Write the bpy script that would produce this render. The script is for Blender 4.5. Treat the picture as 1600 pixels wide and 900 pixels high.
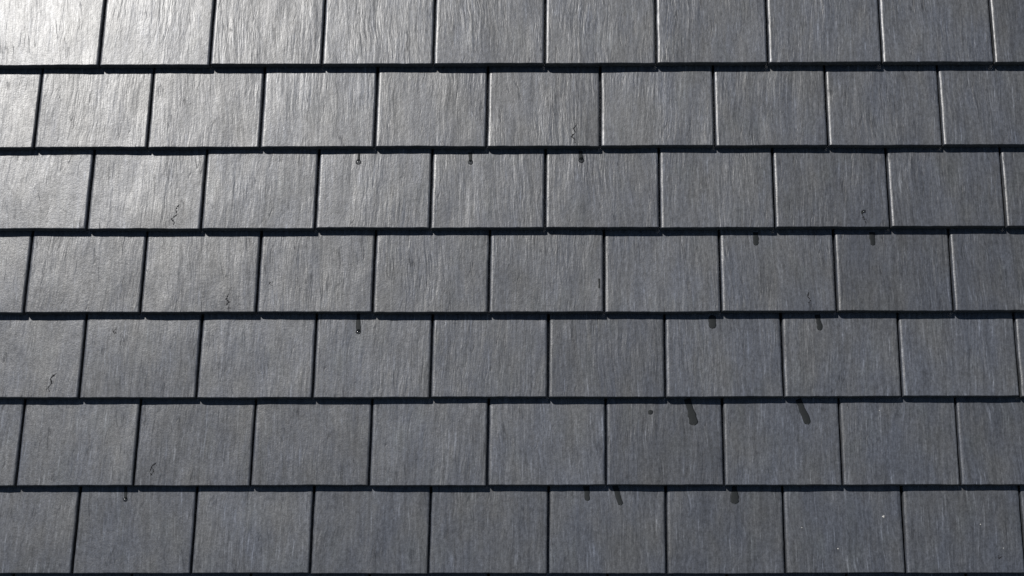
import bpy, math, random
from mathutils import Vector, Matrix, noise

for o in list(bpy.data.objects):
    bpy.data.objects.remove(o)
scene = bpy.context.scene
col = scene.collection
R = math.radians

# ---------------------------------------------------------------- roof frame
EXPO = 0.2229            # exposed height of a tile, metres
STEP = 0.0236            # thickness of a tile = step from course to course
TAU = math.atan(STEP / EXPO)
PITCH = R(55)
ROOF = (Matrix.Translation((0, 0, 6.0)) @ Matrix.Rotation(PITCH, 4, 'X'))   # x along, y up the slope, z out of it

# ---------------------------------------------------------------- camera
cam = bpy.data.cameras.new('camera')
cam.sensor_width = 36
cam.lens = 36 * 2400 / 1600
cam.clip_start = 0.05
cam.clip_end = 6000
cam_ob = bpy.data.objects.new('camera', cam)
col.objects.link(cam_ob)
cam_ob.matrix_world = (ROOF @ Matrix.Translation((0.01954, -0.70786, 3.91115))
                       @ Matrix.Rotation(0.19350, 4, 'X') @ Matrix.Rotation(0.00925, 4, 'Y')
                       @ Matrix.Rotation(-0.00200, 4, 'Z'))
scene.camera = cam_ob

# ---------------------------------------------------------------- light
tile_y = Vector((0, math.cos(TAU), -math.sin(TAU)))
tile_n = Vector((0, math.sin(TAU), math.cos(TAU)))
s_roof = (Vector((-0.50, 0, 0)) + 0.615 * tile_y + tile_n).normalized()
to_sun = (ROOF.to_3x3() @ s_roof).normalized()
elev = math.asin(to_sun.z)
azim = math.atan2(to_sun.x, to_sun.y)

world = bpy.data.worlds.new('World')
scene.world = world
world.use_nodes = True
wn = world.node_tree.nodes
sky = wn.new('ShaderNodeTexSky')
sky.sky_type = 'NISHITA'
sky.sun_disc = False
sky.sun_elevation = elev
sky.sun_rotation = azim
sky.air_density = 0.8
sky.dust_density = 0.1
sky.ozone_density = 1.6
wn['Background'].inputs['Strength'].default_value = 0.05
world.node_tree.links.new(sky.outputs[0], wn['Background'].inputs['Color'])

sun = bpy.data.lights.new('sun', 'SUN')
sun.energy = 4.9
sun.angle = R(0.53)
sun.color = (1.0, 0.972, 0.935)
sun_ob = bpy.data.objects.new('sun', sun)
col.objects.link(sun_ob)
sun_ob.rotation_euler = to_sun.to_track_quat('Z', 'Y').to_euler()
sun_ob.location = to_sun * 20

scene.view_settings.view_transform = 'Standard'
scene.view_settings.look = 'None'
scene.view_settings.exposure = 0.0
scene.view_settings.gamma = 1.0
scene.view_settings.use_curve_mapping = False


# ---------------------------------------------------------------- materials
def new_mat(name):
    m = bpy.data.materials.new(name)
    m.use_nodes = True
    nt = m.node_tree
    return m, nt, nt.nodes['Principled BSDF']


class NT:
    def __init__(self, nt):
        self.nt = nt

    def n(self, t, **kw):
        nd = self.nt.nodes.new(t)
        for k, v in kw.items():
            setattr(nd, k, v)
        return nd

    def l(self, a, b):
        self.nt.links.new(a, b)

    def math(self, op, a, b=None, clamp=False):
        nd = self.n('ShaderNodeMath', operation=op, use_clamp=clamp)
        for i, v in enumerate((a, b)):
            if v is None:
                continue
            if isinstance(v, (int, float)):
                nd.inputs[i].default_value = v
            else:
                self.l(v, nd.inputs[i])
        return nd.outputs[0]

    def noise(self, vec, scale, detail=2, rough=0.5, dist=0.0):
        nd = self.n('ShaderNodeTexNoise')
        nd.inputs['Scale'].default_value = scale
        nd.inputs['Detail'].default_value = detail
        nd.inputs['Roughness'].default_value = rough
        nd.inputs['Distortion'].default_value = dist
        self.l(vec, nd.inputs['Vector'])
        return nd

    def mapping(self, vec, scale, rot=(0, 0, 0)):
        nd = self.n('ShaderNodeMapping')
        nd.inputs['Scale'].default_value = scale
        nd.inputs['Rotation'].default_value = rot
        self.l(vec, nd.inputs['Vector'])
        return nd.outputs[0]

    def ramp(self, fac, stops, interp='LINEAR'):
        nd = self.n('ShaderNodeValToRGB')
        cr = nd.color_ramp
        cr.interpolation = interp
        while len(cr.elements) < len(stops):
            cr.elements.new(0.5)
        for e, (p, c) in zip(cr.elements, stops):
            e.position = p
            e.color = (c, c, c, 1) if isinstance(c, (int, float)) else (*c, 1)
        self.l(fac, nd.inputs[0])
        return nd.outputs[0]

    def mix(self, fac, a, b, blend='MIX'):
        nd = self.n('ShaderNodeMix', data_type='RGBA', blend_type=blend)
        for i, v in ((0, fac), (6, a), (7, b)):
            if isinstance(v, (int, float)):
                nd.inputs[i].default_value = v
            elif isinstance(v, tuple):
                nd.inputs[i].default_value = (*v, 1)
            else:
                self.l(v, nd.inputs[i])
        return nd.outputs[2]


def slate_material():
    m, nt, bsdf = new_mat('slate')
    g = NT(nt)
    tc = g.n('ShaderNodeTexCoord')
    oi = g.n('ShaderNodeObjectInfo')
    # every tile takes its own piece of the pattern
    off = g.n('ShaderNodeCombineXYZ')
    g.l(g.math('MULTIPLY', oi.outputs['Random'], 37.0), off.inputs[0])
    g.l(g.math('MULTIPLY', oi.outputs['Random'], 91.0), off.inputs[1])
    add = g.n('ShaderNodeVectorMath', operation='ADD')
    g.l(off.outputs[0], add.inputs[1])
    # and its cleft leans a little its own way
    vr = g.n('ShaderNodeVectorRotate', rotation_type='Z_AXIS')
    g.l(tc.outputs['Object'], vr.inputs['Vector'])
    lean = g.math('FRACT', g.math('MULTIPLY', oi.outputs['Random'], 53.7))
    g.l(g.math('MULTIPLY', g.math('SUBTRACT', lean, 0.45), 0.09), vr.inputs['Angle'])
    g.l(vr.outputs[0], add.inputs[0])
    co = add.outputs[0]
    # wander of the cleft lines
    wob = g.noise(co, 7.0, 3, 0.5)
    sub = g.n('ShaderNodeVectorMath', operation='SUBTRACT')
    g.l(wob.outputs['Color'], sub.inputs[0])
    sub.inputs[1].default_value = (0.5, 0.5, 0.5)
    sc = g.n('ShaderNodeVectorMath', operation='MULTIPLY')
    g.l(sub.outputs[0], sc.inputs[0])
    sc.inputs[1].default_value = (0.020, 0.02, 0)
    wad = g.n('ShaderNodeVectorMath', operation='ADD')
    g.l(co, wad.inputs[0])
    g.l(sc.outputs[0], wad.inputs[1])
    wco = wad.outputs[0]
    ripple = g.noise(g.mapping(wco, (1, 0.11, 1)), 80, 3, 0.6).outputs['Fac']
    fine = g.noise(g.mapping(wco, (1, 0.10, 1)), 260, 2, 0.55).outputs['Fac']
    grit = g.noise(g.mapping(co, (1, 0.7, 1)), 300, 3, 0.65).outputs['Fac']
    broad = g.noise(g.mapping(wco, (1, 0.35, 1)), 20, 3, 0.5).outputs['Fac']
    area = g.ramp(g.noise(g.mapping(co, (1, 0.6, 1)), 7, 2, 0.5).outputs['Fac'], [(0.36, 0.18), (0.62, 1.0)])
    pebble = g.noise(g.mapping(wco, (1, 0.75, 1)), 130, 3, 0.6).outputs['Fac']
    # short sharp folds in the cleft face
    fold_n = g.noise(g.mapping(wco, (1, 0.11, 1)), 55, 2, 0.5).outputs['Fac']
    fold = g.ramp(g.math('ABSOLUTE', g.math('SUBTRACT', fold_n, 0.5)), [(0.0, 0.0), (0.03, 1.0)])
    foldmask = g.ramp(g.noise(g.mapping(co, (1, 0.35, 1)), 34, 2, 0.5).outputs['Fac'], [(0.55, 0.0), (0.66, 1.0)])
    foldk = g.math('MULTIPLY', g.math('SUBTRACT', 1.0, fold), foldmask)
    h = g.math('MULTIPLY', g.math('MULTIPLY', ripple, area), 1.5)
    h = g.math('ADD', h, g.math('MULTIPLY', g.math('MULTIPLY', fine, area), 0.30))
    h = g.math('ADD', h, g.math('MULTIPLY', grit, 0.26))
    h = g.math('ADD', h, g.math('MULTIPLY', g.math('MULTIPLY', pebble, g.math('SUBTRACT', 1.15, area)), 0.30))
    h = g.math('ADD', h, g.math('MULTIPLY', broad, 1.0))
    h = g.math('SUBTRACT', h, g.math('MULTIPLY', foldk, 0.22))
    bump = g.n('ShaderNodeBump')
    bump.inputs['Strength'].default_value = 1.0
    bump.inputs['Distance'].default_value = 0.00092
    g.l(h, bump.inputs['Height'])
    g.l(bump.outputs[0], bsdf.inputs['Normal'])
    # colour of the stone: blue grey with smudges of warm and greenish grey
    tint = g.noise(g.mapping(wco, (1, 0.42, 1)), 11, 3, 0.55).outputs['Fac']
    c = g.mix(g.ramp(tint, [(0.40, 0.0), (0.66, 1.0)]), (0.0475, 0.0525, 0.0640), (0.0550, 0.0572, 0.0608))
    green = g.noise(g.mapping(co, (1, 0.5, 1)), 16, 2, 0.5).outputs['Fac']
    c = g.mix(g.ramp(green, [(0.55, 0.0), (0.75, 0.6)]), c, (0.051, 0.0558, 0.0595))
    lines = g.ramp(g.noise(g.mapping(wco, (1, 0.08, 1)), 95, 4, 0.62).outputs['Fac'], [(0.25, 0.62), (0.75, 1.42)])
    c = g.mix(1.0, c, lines, 'MULTIPLY')
    hair = g.noise(g.mapping(wco, (1, 0.055, 1)), 210, 2, 0.5).outputs['Fac']
    c = g.mix(1.0, c, g.ramp(hair, [(0.60, 1.0), (0.74, 2.0)]), 'MULTIPLY')
    mott = g.noise(g.mapping(co, (1, 0.5, 1)), 150, 3, 0.6).outputs['Fac']
    c = g.mix(1.0, c, g.ramp(mott, [(0.28, 0.70), (0.72, 1.32)]), 'MULTIPLY')
    spots = g.ramp(grit, [(0.25, 0.70), (0.75, 1.32)])
    c = g.mix(1.0, c, spots, 'MULTIPLY')
    c = g.mix(g.math('MULTIPLY', foldk, 0.5), c, (0.020, 0.021, 0.024))
    per = g.ramp(oi.outputs['Random'], [(0.0, 0.88), (1.0, 1.13)])
    c = g.mix(1.0, c, per, 'MULTIPLY')
    g.l(c, bsdf.inputs['Base Color'])
    ro = g.ramp(g.math('ADD', g.math('MULTIPLY', broad, 0.5), g.math('MULTIPLY', ripple, 0.5)),
                [(0.3, 0.355), (0.7, 0.395)])
    g.l(ro, bsdf.inputs['Roughness'])
    # dull and polished patches of the cleft face
    patch = g.noise(g.mapping(wco, (1, 0.3, 1)), 60, 4, 0.65).outputs['Fac']
    dull = g.ramp(g.math('ADD', g.math('MULTIPLY', patch, 0.6), g.math('MULTIPLY', mott, 0.4)), [(0.32, 0.39), (0.68, 0.68)])
    dull = g.mix(g.math('MULTIPLY', foldk, 0.7), dull, (0.15, 0.15, 0.15))
    g.l(dull, bsdf.inputs['Specular IOR Level'])
    bsdf.inputs['Anisotropic'].default_value = 0.40      # the cleft runs up and down the tile
    tg = g.n('ShaderNodeTangent', direction_type='UV_MAP', uv_map='face')
    g.l(tg.outputs[0], bsdf.inputs['Tangent'])
    return m


SLATE = slate_material()


def plain(name, color, rough=0.6, scale=60, var=0.2, spec=0.5):
    m, nt, b = new_mat(name)
    g = NT(nt)
    tc = g.n('ShaderNodeTexCoord')
    f = g.noise(tc.outputs['Object'], scale, 4, 0.6).outputs['Fac']
    lo = tuple(v * (1 - var) for v in color)
    hi = tuple(v * (1 + var) for v in color)
    g.l(g.ramp(f, [(0.3, lo), (0.7, hi)]), b.inputs['Base Color'])
    b.inputs['Roughness'].default_value = rough
    b.inputs['Specular IOR Level'].default_value = spec
    return m


WET = plain('wet_slate', (0.010, 0.012, 0.013), 0.6, 300, 0.25, 0.2)
CRACK = plain('crack_dark', (0.012, 0.012, 0.014), 0.8, 200, 0.3, 0.2)
SPECK = plain('pale_speck', (0.40, 0.39, 0.37), 0.6, 400, 0.15)
BOARD = plain('deck_board', (0.030, 0.026, 0.022), 0.8, 30, 0.3)
PLASTER = plain('plaster', (0.55, 0.53, 0.48), 0.8, 12, 0.08)
LAWN = plain('grass_ground', (0.030, 0.036, 0.020), 0.9, 3, 0.4)


def water_material():
    # clear water: light passes to the stone below, the rim's dark refraction ring is painted into the tint
    m, nt, b = new_mat('water')
    g = NT(nt)
    nt.nodes.remove(b)
    tc = g.n('ShaderNodeTexCoord')
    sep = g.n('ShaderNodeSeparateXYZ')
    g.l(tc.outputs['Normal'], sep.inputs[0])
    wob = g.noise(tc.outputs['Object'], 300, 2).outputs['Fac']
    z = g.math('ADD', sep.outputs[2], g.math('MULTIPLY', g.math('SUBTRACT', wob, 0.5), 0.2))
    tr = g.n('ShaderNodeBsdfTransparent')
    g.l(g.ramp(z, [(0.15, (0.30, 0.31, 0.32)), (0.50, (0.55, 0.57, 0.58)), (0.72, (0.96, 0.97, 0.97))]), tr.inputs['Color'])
    gl = g.n('ShaderNodeBsdfGlossy')
    gl.inputs['Roughness'].default_value = 0.08
    fr = g.n('ShaderNodeFresnel')
    fr.inputs['IOR'].default_value = 1.33
    mx = g.n('ShaderNodeMixShader')
    g.l(fr.outputs[0], mx.inputs[0])
    g.l(tr.outputs[0], mx.inputs[1])
    g.l(gl.outputs[0], mx.inputs[2])
    g.l(mx.outputs[0], nt.nodes['Material Output'].inputs['Surface'])
    return m


WATER = water_material()


# ---------------------------------------------------------------- helpers
def mesh_obj(name, verts, faces, material, parent=None, smooth=None):
    me = bpy.data.meshes.new(name)
    me.from_pydata(verts, [], faces)
    me.materials.append(material)
    if smooth is not None:
        me.polygons.foreach_set('use_smooth', [True] * len(me.polygons))
        me.set_sharp_from_angle(angle=smooth)
    me.update()
    o = bpy.data.objects.new(name, me)
    col.objects.link(o)
    if parent is not None:
        o.parent = parent
    return o


def box(name, x0, x1, y0, y1, z0, z1, material, parent=None):
    v = [(x, y, z) for z in (z0, z1) for y in (y0, y1) for x in (x0, x1)]
    f = [(0, 2, 3, 1), (4, 5, 7, 6), (0, 1, 5, 4), (2, 6, 7, 3), (0, 4, 6, 2), (1, 3, 7, 5)]
    return mesh_obj(name, v, f, material, parent)


# ---------------------------------------------------------------- setting
NG = 24
gv, gf = [], []
for j in range(NG + 1):
    for i in range(NG + 1):
        x = (i / NG * 2 - 1)
        y = (j / NG * 2 - 1)
        x = math.copysign(abs(x) ** 2.2, x) * 2500
        y = math.copysign(abs(y) ** 2.2, y) * 2500
        gv.append((x, y, 0.05 * noise.noise((x * 0.2, y * 0.2, 0))))
for j in range(NG):
    for i in range(NG):
        a = j * (NG + 1) + i
        gf.append((a, a + 1, a + NG + 2, a + NG + 1))
ground = mesh_obj('ground', gv, gf, LAWN)
ground['kind'] = 'structure'

wall = box('house_wall', -2.3, 2.3, -0.62, 2.6, -0.1, 4.72, PLASTER)
wall['kind'] = 'structure'

roof = bpy.data.objects.new('slate_roof', None)
col.objects.link(roof)
roof.matrix_world = ROOF
roof['label'] = 'steep roof clad in overlapping courses of sunlit dark grey slate tiles'
roof['category'] = 'roof'
roof['kind'] = 'thing'

# ---------------------------------------------------------------- tiles
# joints of the seven courses in view, measured along the roof in metres (first = topmost course)
JOINTS = {
    0: (0.6688, [-1.1227, -0.8257, -0.5256, -0.2276, 0.0700, 0.3671, 0.6656, 0.9688, 1.2664]),
    1: (0.4408, [-1.2844, -0.9835, -0.6847, -0.3812, -0.0849, 0.2160, 0.5183, 0.8167, 1.1181]),
    2: (0.2192, [-1.1331, -0.8322, -0.5334, -0.2316, 0.0681, 0.3690, 0.6695, 0.9696, 1.2709]),
    3: (-0.0039, [-1.2845, -0.9815, -0.6807, -0.3786, -0.0786, 0.2210, 0.5234, 0.8221, 1.1237]),
    4: (-0.2248, [-1.1292, -0.8281, -0.5291, -0.2271, 0.0743, 0.3754, 0.6777, 0.9796, 1.2810]),
    5: (-0.4495, [-1.2783, -0.9787, -0.6811, -0.3806, -0.0806, 0.2206, 0.5198, 0.8185, 1.1169]),
    6: (-0.6688, [-1.1229, -0.8235, -0.5245, -0.2275, 0.0723, 0.3700, 0.6673, 0.9674]),
}
for r in (-3, -2, -1, 7, 8, 9):
    o = 0.0705 if r % 2 == 0 else -0.0805
    y = 0.6688 - r * EXPO
    JOINTS[r] = (y, [o + 0.3 * (k - 4) for k in range(9)])

LIFT = {-1: 0.004, 0: 0.0048, 1: 0.0030, 2: 0.0026, 3: 0.0018}     # the upper courses sit a little proud
TLEN = EXPO * 1.92
GAP = 0.0056
BEV = 0.0040          # depth of the rounded arris
BEVL = 0.0076         # its width on the left side
BEVR = 0.0048         # and on the right side
BEVY = 0.0012         # its width at the foot
SKEW = 0.015


class Tile:
    """one slate: a slab with a gently cleft face, rounded arrises and slightly ragged edges"""
    def __init__(self, w, seed):
        self.w = w
        self.s = seed * 13.7

    def relief(self, x, y):
        s = self.s
        z = 0.0009 * noise.noise((x * 14 + s, y * 5, s))
        z += 0.0005 * noise.noise((x * 40 + s, y * 9, s + 5))
        z += 0.0012 * noise.noise((x * 4 + s, y * 4, s + 9))
        return z

    def ex(self, y, side):
        return 0.0007 * noise.noise((side * 7 + self.s, y * 45, 3.1)) + 0.0006 * noise.noise((side * 5 + self.s, y * 12, 8.1))

    def ey(self, x):
        return 0.0009 * noise.noise((x * 70, self.s, 5.5)) + 0.0008 * noise.noise((x * 10, self.s, 15.5))

    def build(self):
        hw = self.w / 2
        ph = [math.pi / 2, math.pi * 0.38, math.pi * 0.27, math.pi * 0.15, 0.0]
        NX, NY = 22, 16
        xs = [(-hw + BEVL - BEVL * math.sin(p), math.sin(p)) for p in ph]
        e = 0.0007      # a loop close to the arris keeps the face flat
        xs += [(-hw + BEVL + e, 0.0)]
        xs += [(-hw + BEVL + (2 * hw - BEVL - BEVR) * k / NX, 0.0) for k in range(1, NX)]
        xs += [(hw - BEVR - e, 0.0)]
        xs += [(hw - BEVR + BEVR * math.sin(p), math.sin(p)) for p in reversed(ph)]
        ys = [(BEVY - BEVY * math.sin(p), math.sin(p)) for p in ph]
        ys += [(BEVY + 0.0005, 0.0)]
        ys += [(BEVY + (EXPO * 1.06 - BEVY) * k / NY, 0.0) for k in range(1, NY + 1)]
        ys += [(EXPO * 1.5, 0.0), (TLEN, 0.0)]
        V, F = [], []
        nx, ny = len(xs), len(ys)

        def place(x, y, z):
            # ragged edges: the pull fades towards the middle of the tile
            k = min(1.0, max(0.0, (abs(x) - (hw - 0.012)) / 0.012))
            dx = k * self.ex(y, 1 if x > 0 else -1)
            kb = max(0.0, 1 - y / 0.012)
            dy = kb * self.ey(x)
            return (x + dx + SKEW * y, y + dy, z)

        for (y, sy) in ys:
            for (x, sx) in xs:
                drop = BEV * (1 - math.sqrt(1 - min(1.0, sx * sx))) + 0.35 * BEV * (1 - math.sqrt(1 - min(1.0, sy * sy)))
                V.append(place(x, y, self.relief(x, y) - drop))
        for j in range(ny - 1):
            for i in range(nx - 1):
                a = j * nx + i
                F.append((a, a + 1, a + nx + 1, a + nx))
        ring = ([i for i in range(nx)] + [j * nx + nx - 1 for j in range(1, ny)]
                + [(ny - 1) * nx + i for i in range(nx - 2, -1, -1)] + [j * nx for j in range(ny - 2, 0, -1)])
        base = len(V)
        for k in ring:
            x, y, z = V[k]
            V.append((x, y, -STEP + 0.0022))
        n = len(ring)
        for k in range(n):
            a, b = ring[k], ring[(k + 1) % n]
            F.append((b, a, base + k, base + (k + 1) % n))
        F.append(tuple(base + k for k in reversed(range(n))))
        return V, F


TILES = {}
rnd = random.Random(11)
for r in sorted(JOINTS):
    yb, js = JOINTS[r]
    n0 = len(js)
    pitch = (js[-1] - js[0]) / (n0 - 1)
    left = [js[0] - pitch * k for k in (3, 2, 1)]
    right = [js[-1] + pitch * k for k in (1, 2, 3)]
    alljs = left + js + right
    for i in range(len(alljs) - 1):
        xa, xb = alljs[i], alljs[i + 1]
        t = Tile(xb - xa - GAP + rnd.uniform(-0.0008, 0.0008), r * 31 + i + 400)
        V, F = t.build()
        o = mesh_obj('slate_tile', V, F, SLATE, roof, smooth=R(50))
        M = (Matrix.Translation(((xa + xb) / 2, yb + rnd.uniform(-0.0010, 0.0010), LIFT.get(r, 0.0) + rnd.uniform(-0.0006, 0.0006)))
                          @ Matrix.Rotation(-TAU + rnd.uniform(-0.005, 0.005), 4, 'X')
                          @ Matrix.Rotation(rnd.uniform(-0.007, 0.007), 4, 'Y')
                          @ Matrix.Rotation(rnd.uniform(-0.0022, 0.0022), 4, 'Z'))
        o.matrix_local = M
        uv = o.data.uv_layers.new(name='face')
        for lp in o.data.loops:
            p = o.data.vertices[lp.vertex_index].co
            uv.data[lp.index].uv = (p.x, p.y)
        TILES[(r, i - 2)] = (o, t, M)   # index 0 = the tile left of the first joint in view

box('roof_deck', -2.25, 2.25, -1.50, 1.78, -STEP * 2.6 - 0.022, -STEP * 2.6, BOARD, roof)


# ---------------------------------------------------------------- marks on single tiles
def on_face(t, x, y):
    return (x, y, t.relief(x - SKEW * y, y))


def wet_streak(r, i, x0, y0, x1, y1, w0, w1):
    o, t, M = TILES[(r, i)]
    NS, NC = 16, 8
    V, F = [], []
    d = Vector((x1 - x0, y1 - y0))
    L = d.length
    d.normalize()
    nrm = Vector((-d.y, d.x))
    sd = r * 3.3 + i * 1.7
    for a in range(NS + 1):
        s = a / NS
        k = s * (L + w1 / 2)                       # rounded foot past the end
        q = min(1, k / L)
        w = w0 + (w1 - w0) * q * q * (3 - 2 * q)
        if k > L:
            w = w1 * math.sqrt(max(0.0, 1 - ((k - L) / (w1 / 2)) ** 2))
        if L < w1 * 1.5 and k < w1 / 2:
            w = w1 * math.sqrt(max(0.02, 1 - (1 - k / (w1 / 2)) ** 2))
        w *= 0.5 * (1 + 0.28 * noise.noise((k * 110, sd, 0.3)))
        cx = 0.0012 * noise.noise((k * 90, sd, 4.0))
        for b in range(NC + 1):
            c = b / NC * 2 - 1
            p = Vector((x0, y0)) + d * k + nrm * (w * c + cx)
            x, y, z = on_face(t, p.x, p.y)
            V.append((x, y, z + 0.00035 * (1 - c * c) + 0.00012))
    for a in range(NS):
        for b in range(NC):
            q = a * (NC + 1) + b
            F.append((q, q + NC + 1, q + NC + 2, q + 1))
    m = mesh_obj('wet_streak', V, F, WET, o, smooth=R(60))
    sm = m.modifiers.new('film', 'SOLIDIFY')
    sm.thickness = 0.0006
    sm.offset = -1
    m['label'] = 'dark wet streak running from under the tile above'


for a in [(2, 3, -0.0410, 0.2091, -0.0415, 0.1900, 0.007, 0.007), (2, 4, -0.0462, 0.2119, -0.0455, 0.1890, 0.009, 0.009),
          (2, 5, -0.0543, 0.2147, -0.0535, 0.1930, 0.011, 0.011),
          (3, 7, -0.0501, 0.2144, -0.0517, 0.1850, 0.014, 0.015), (3, 8, -0.0469, 0.2136, -0.0476, 0.1830, 0.017, 0.013),
          (4, 3, -0.0396, 0.2225, -0.0381, 0.1790, 0.009, 0.014), (4, 6, -0.0235, 0.2172, -0.0246, 0.1895, 0.019, 0.020),
          (4, 7, -0.0534, 0.2167, -0.0489, 0.1804, 0.014, 0.014), (5, 6, -0.0329, 0.1930, -0.0323, 0.1863, 0.012, 0.012),
          (5, 6, 0.0632, 0.2215, 0.0776, 0.1627, 0.016, 0.022), (5, 7, 0.0485, 0.2211, 0.0683, 0.1640, 0.014, 0.020),
          (6, 1, -0.0296, 0.2194, -0.0286, 0.1890, 0.008, 0.009), (6, 5, -0.0498, 0.2218, -0.0470, 0.1874, 0.014, 0.014),
          (6, 5, 0.0235, 0.2217, 0.0356, 0.1759, 0.014, 0.014), (6, 6, 0.0285, 0.2182, 0.0287, 0.1838, 0.013, 0.021),
          (3, 5, 0.1385, 0.0890, 0.1380, 0.0640, 0.006, 0.005),
          (2, 7, 0.0799, 0.0451, 0.0787, 0.0363, 0.009, 0.006)]:
    wet_streak(*a)


def crack(r, i, pts):
    o, t, M = TILES[(r, i)]
    P = []
    sd = r * 5.1 + i
    for (xa, ya), (xb, yb) in zip(pts[:-1], pts[1:]):
        for k in range(6):
            s = k / 6
            x, y = xa + (xb - xa) * s, ya + (yb - ya) * s
            P.append(Vector((x + 0.0016 * noise.noise((y * 300, sd, 1)), y + 0.001 * noise.noise((x * 300, sd, 7)))))
    P.append(Vector(pts[-1]))
    V, F = [], []
    for k, p in enumerate(P):
        d = (P[min(k + 1, len(P) - 1)] - P[max(k - 1, 0)]).normalized()
        nn = Vector((-d.y, d.x))
        w = max(0.00015, 0.0011 + 0.0028 * noise.noise((k * 1.1, sd, 2.0)))
        w *= min(1, (k + 0.4) / 3, (len(P) - k - 0.6) / 3)
        for c in (-1, 1):
            q = p + nn * (w * c)
            x, y, z = on_face(t, q.x, q.y)
            V.append((x, y, z + 0.00025))
    for k in range(len(P) - 1):
        F.append((2 * k, 2 * k + 2, 2 * k + 3, 2 * k + 1))
    # flaked spots beside the crack
    rr = random.Random(int(sd * 10))
    for k in range(2 + len(P) // 5):
        p = P[rr.randrange(len(P))] + Vector((rr.uniform(-0.006, 0.006), rr.uniform(-0.004, 0.004)))
        n0 = len(V)
        rad = rr.uniform(0.0007, 0.0016)
        a0 = rr.uniform(0, 6)
        for q in range(6):
            a = a0 + q / 6 * 2 * math.pi
            x, y, z = on_face(t, p.x + rad * math.cos(a) * rr.uniform(0.5, 1.1), p.y + 1.6 * rad * math.sin(a) * rr.uniform(0.5, 1.1))
            V.append((x, y, z + 0.00025))
        F.append(tuple(range(n0, n0 + 6)))
    m = mesh_obj('crack', V, F, CRACK, o)
    sm = m.modifiers.new('depth', 'SOLIDIFY')
    sm.thickness = 0.0006
    sm.offset = -1
    m['label'] = 'thin dark branching crack in the slate face'


for a in [(2, 1, [(0.0904, 0.0698), (0.0813, 0.0537), (0.0857, 0.0393), (0.0713, 0.0268), (0.0804, 0.0179), (0.0776, 0.0090)]),
          (3, 2, [(0.0779, 0.0484), (0.0721, 0.0344), (0.0791, 0.0275), (0.0714, 0.0171)]),
          (3, 2, [(0.0790, 0.0153), (0.0788, 0.0061)]),
          (4, 0, [(0.0871, 0.0639), (0.0734, 0.0503), (0.0780, 0.0367), (0.0692, 0.0249), (0.0752, 0.0131)]),
          (1, 5, [(0.0921, 0.0659), (0.0801, 0.0494), (0.0850, 0.0384), (0.0730, 0.0256), (0.0831, 0.0200), (0.0829, 0.0056)]),
          (3, 7, [(0.0797, 0.0505), (0.0757, 0.0383), (0.0834, 0.0279), (0.0762, 0.0176)]),
          (2, 7, [(0.0789, 0.0329), (0.0847, 0.0186), (0.0870, 0.0064)]),
          (5, 2, [(-0.0928, 0.0595), (-0.1050, 0.0480), (-0.0993, 0.0364), (-0.1082, 0.0233)]),
          (5, 2, [(-0.1022, 0.0546), (-0.1105, 0.0331)]),
          (4, 1, [(-0.0648, 0.1872), (-0.0754, 0.1734), (-0.0682, 0.1664)]),
          (3, 3, [(-0.1167, 0.0813), (-0.1198, 0.0761), (-0.1146, 0.0708)]),
          (6, 8, [(0.0928, 0.0400), (0.0826, 0.0337)])]:
    crack(*a)


def speck(r, i, x, y, rad):
    o, t, M = TILES[(r, i)]
    V, F = [], []
    N, K = 9, 3
    x, y, z = on_face(t, x, y)
    for k in range(K):
        p = k / K * math.pi / 2
        for j in range(N):
            a = j / N * 2 * math.pi
            rr = rad * math.cos(p) * (1 + 0.3 * math.sin(3 * a + x * 900))
            V.append((x + rr * math.cos(a), y + rr * math.sin(a), z - 0.0002 + rad * 0.5 * math.sin(p)))
    V.append((x, y, z - 0.0002 + rad * 0.5))
    for k in range(K - 1):
        for j in range(N):
            F.append((k * N + j, k * N + (j + 1) % N, (k + 1) * N + (j + 1) % N, (k + 1) * N + j))
    for j in range(N):
        F.append(((K - 1) * N + j, (K - 1) * N + (j + 1) % N, K * N))
    m = mesh_obj('speck', V, F, SPECK, o, smooth=R(60))
    m['label'] = 'tiny pale speck stuck on the slate'


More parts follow.
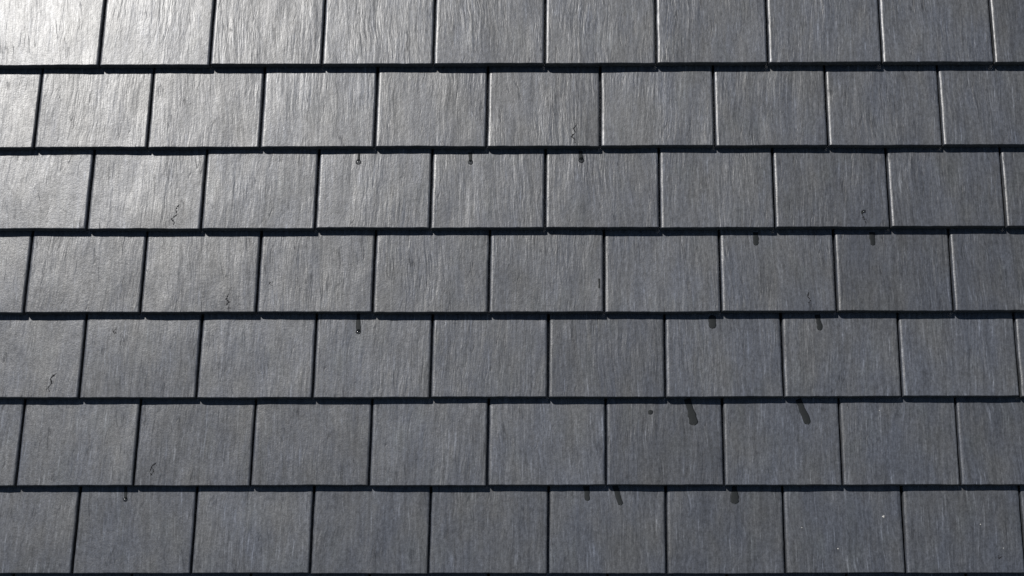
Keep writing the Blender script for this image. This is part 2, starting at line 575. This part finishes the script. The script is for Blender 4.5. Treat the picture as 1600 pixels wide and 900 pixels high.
for a in [(6, 7, 0.1034, 0.1397, 0.0033), (6, 7, -0.0162, 0.0594, 0.0020), (6, 7, -0.1039, 0.1124, 0.0014),
          (6, 8, 0.0457, 0.1202, 0.0016), (6, 8, 0.0980, 0.0608, 0.0013), (5, 8, -0.0438, 0.1905, 0.0013)]:
    speck(*a)


# ---------------------------------------------------------------- water drops
def water_drop(r, i, x, y, rad, label):
    o, t, M = TILES[(r, i)]
    V, F = [], []
    N, K = 18, 6
    for k in range(K):
        p = k / K * math.pi / 2
        for j in range(N):
            a = j / N * 2 * math.pi
            rr = rad * math.cos(p) ** 0.8
            yy = rr * math.sin(a) * (1.12 if math.sin(a) > 0 else 0.95)
            V.append((rr * math.cos(a), yy, -0.0006 + rad * 0.62 * math.sin(p) * (1 - 0.12 * math.sin(a))))
    V.append((0, 0, -0.0006 + rad * 0.62))
    for k in range(K - 1):
        for j in range(N):
            F.append((k * N + j, k * N + (j + 1) % N, (k + 1) * N + (j + 1) % N, (k + 1) * N + j))
    for j in range(N):
        F.append(((K - 1) * N + j, (K - 1) * N + (j + 1) % N, K * N))
    F.append(tuple(reversed(range(N))))
    m = mesh_obj('water_drop', V, F, WATER, None, smooth=R(70))
    px, py, pz = on_face(t, x, y)
    m.matrix_world = ROOF @ M @ Matrix.Translation((px, py, pz))
    m['label'] = label
    m['category'] = 'water drop'
    m['group'] = 'water drops on the slate tiles'


for a in [(2, 3, -0.0425, 0.1836, 0.0075, 'leftmost of three clear water drops near the top edge of the third course of tiles'),
          (2, 4, -0.0452, 0.1836, 0.0070, 'middle of three clear water drops near the top edge of the third course of tiles'),
          (2, 5, -0.0528, 0.1882, 0.0078, 'rightmost of three clear water drops near the top edge of the third course of tiles'),
          (4, 3, -0.0381, 0.1739, 0.0068, 'bright water drop at the end of a wet streak, left half of fifth course'),
          (6, 1, -0.0286, 0.1850, 0.0058, 'small dark water drop near the top edge of a lowest course tile, far left'),
          (2, 7, 0.0846, 0.0418, 0.0045, 'tiny water drop above a short crack low on a right-hand third course tile')]:
    water_drop(*a)
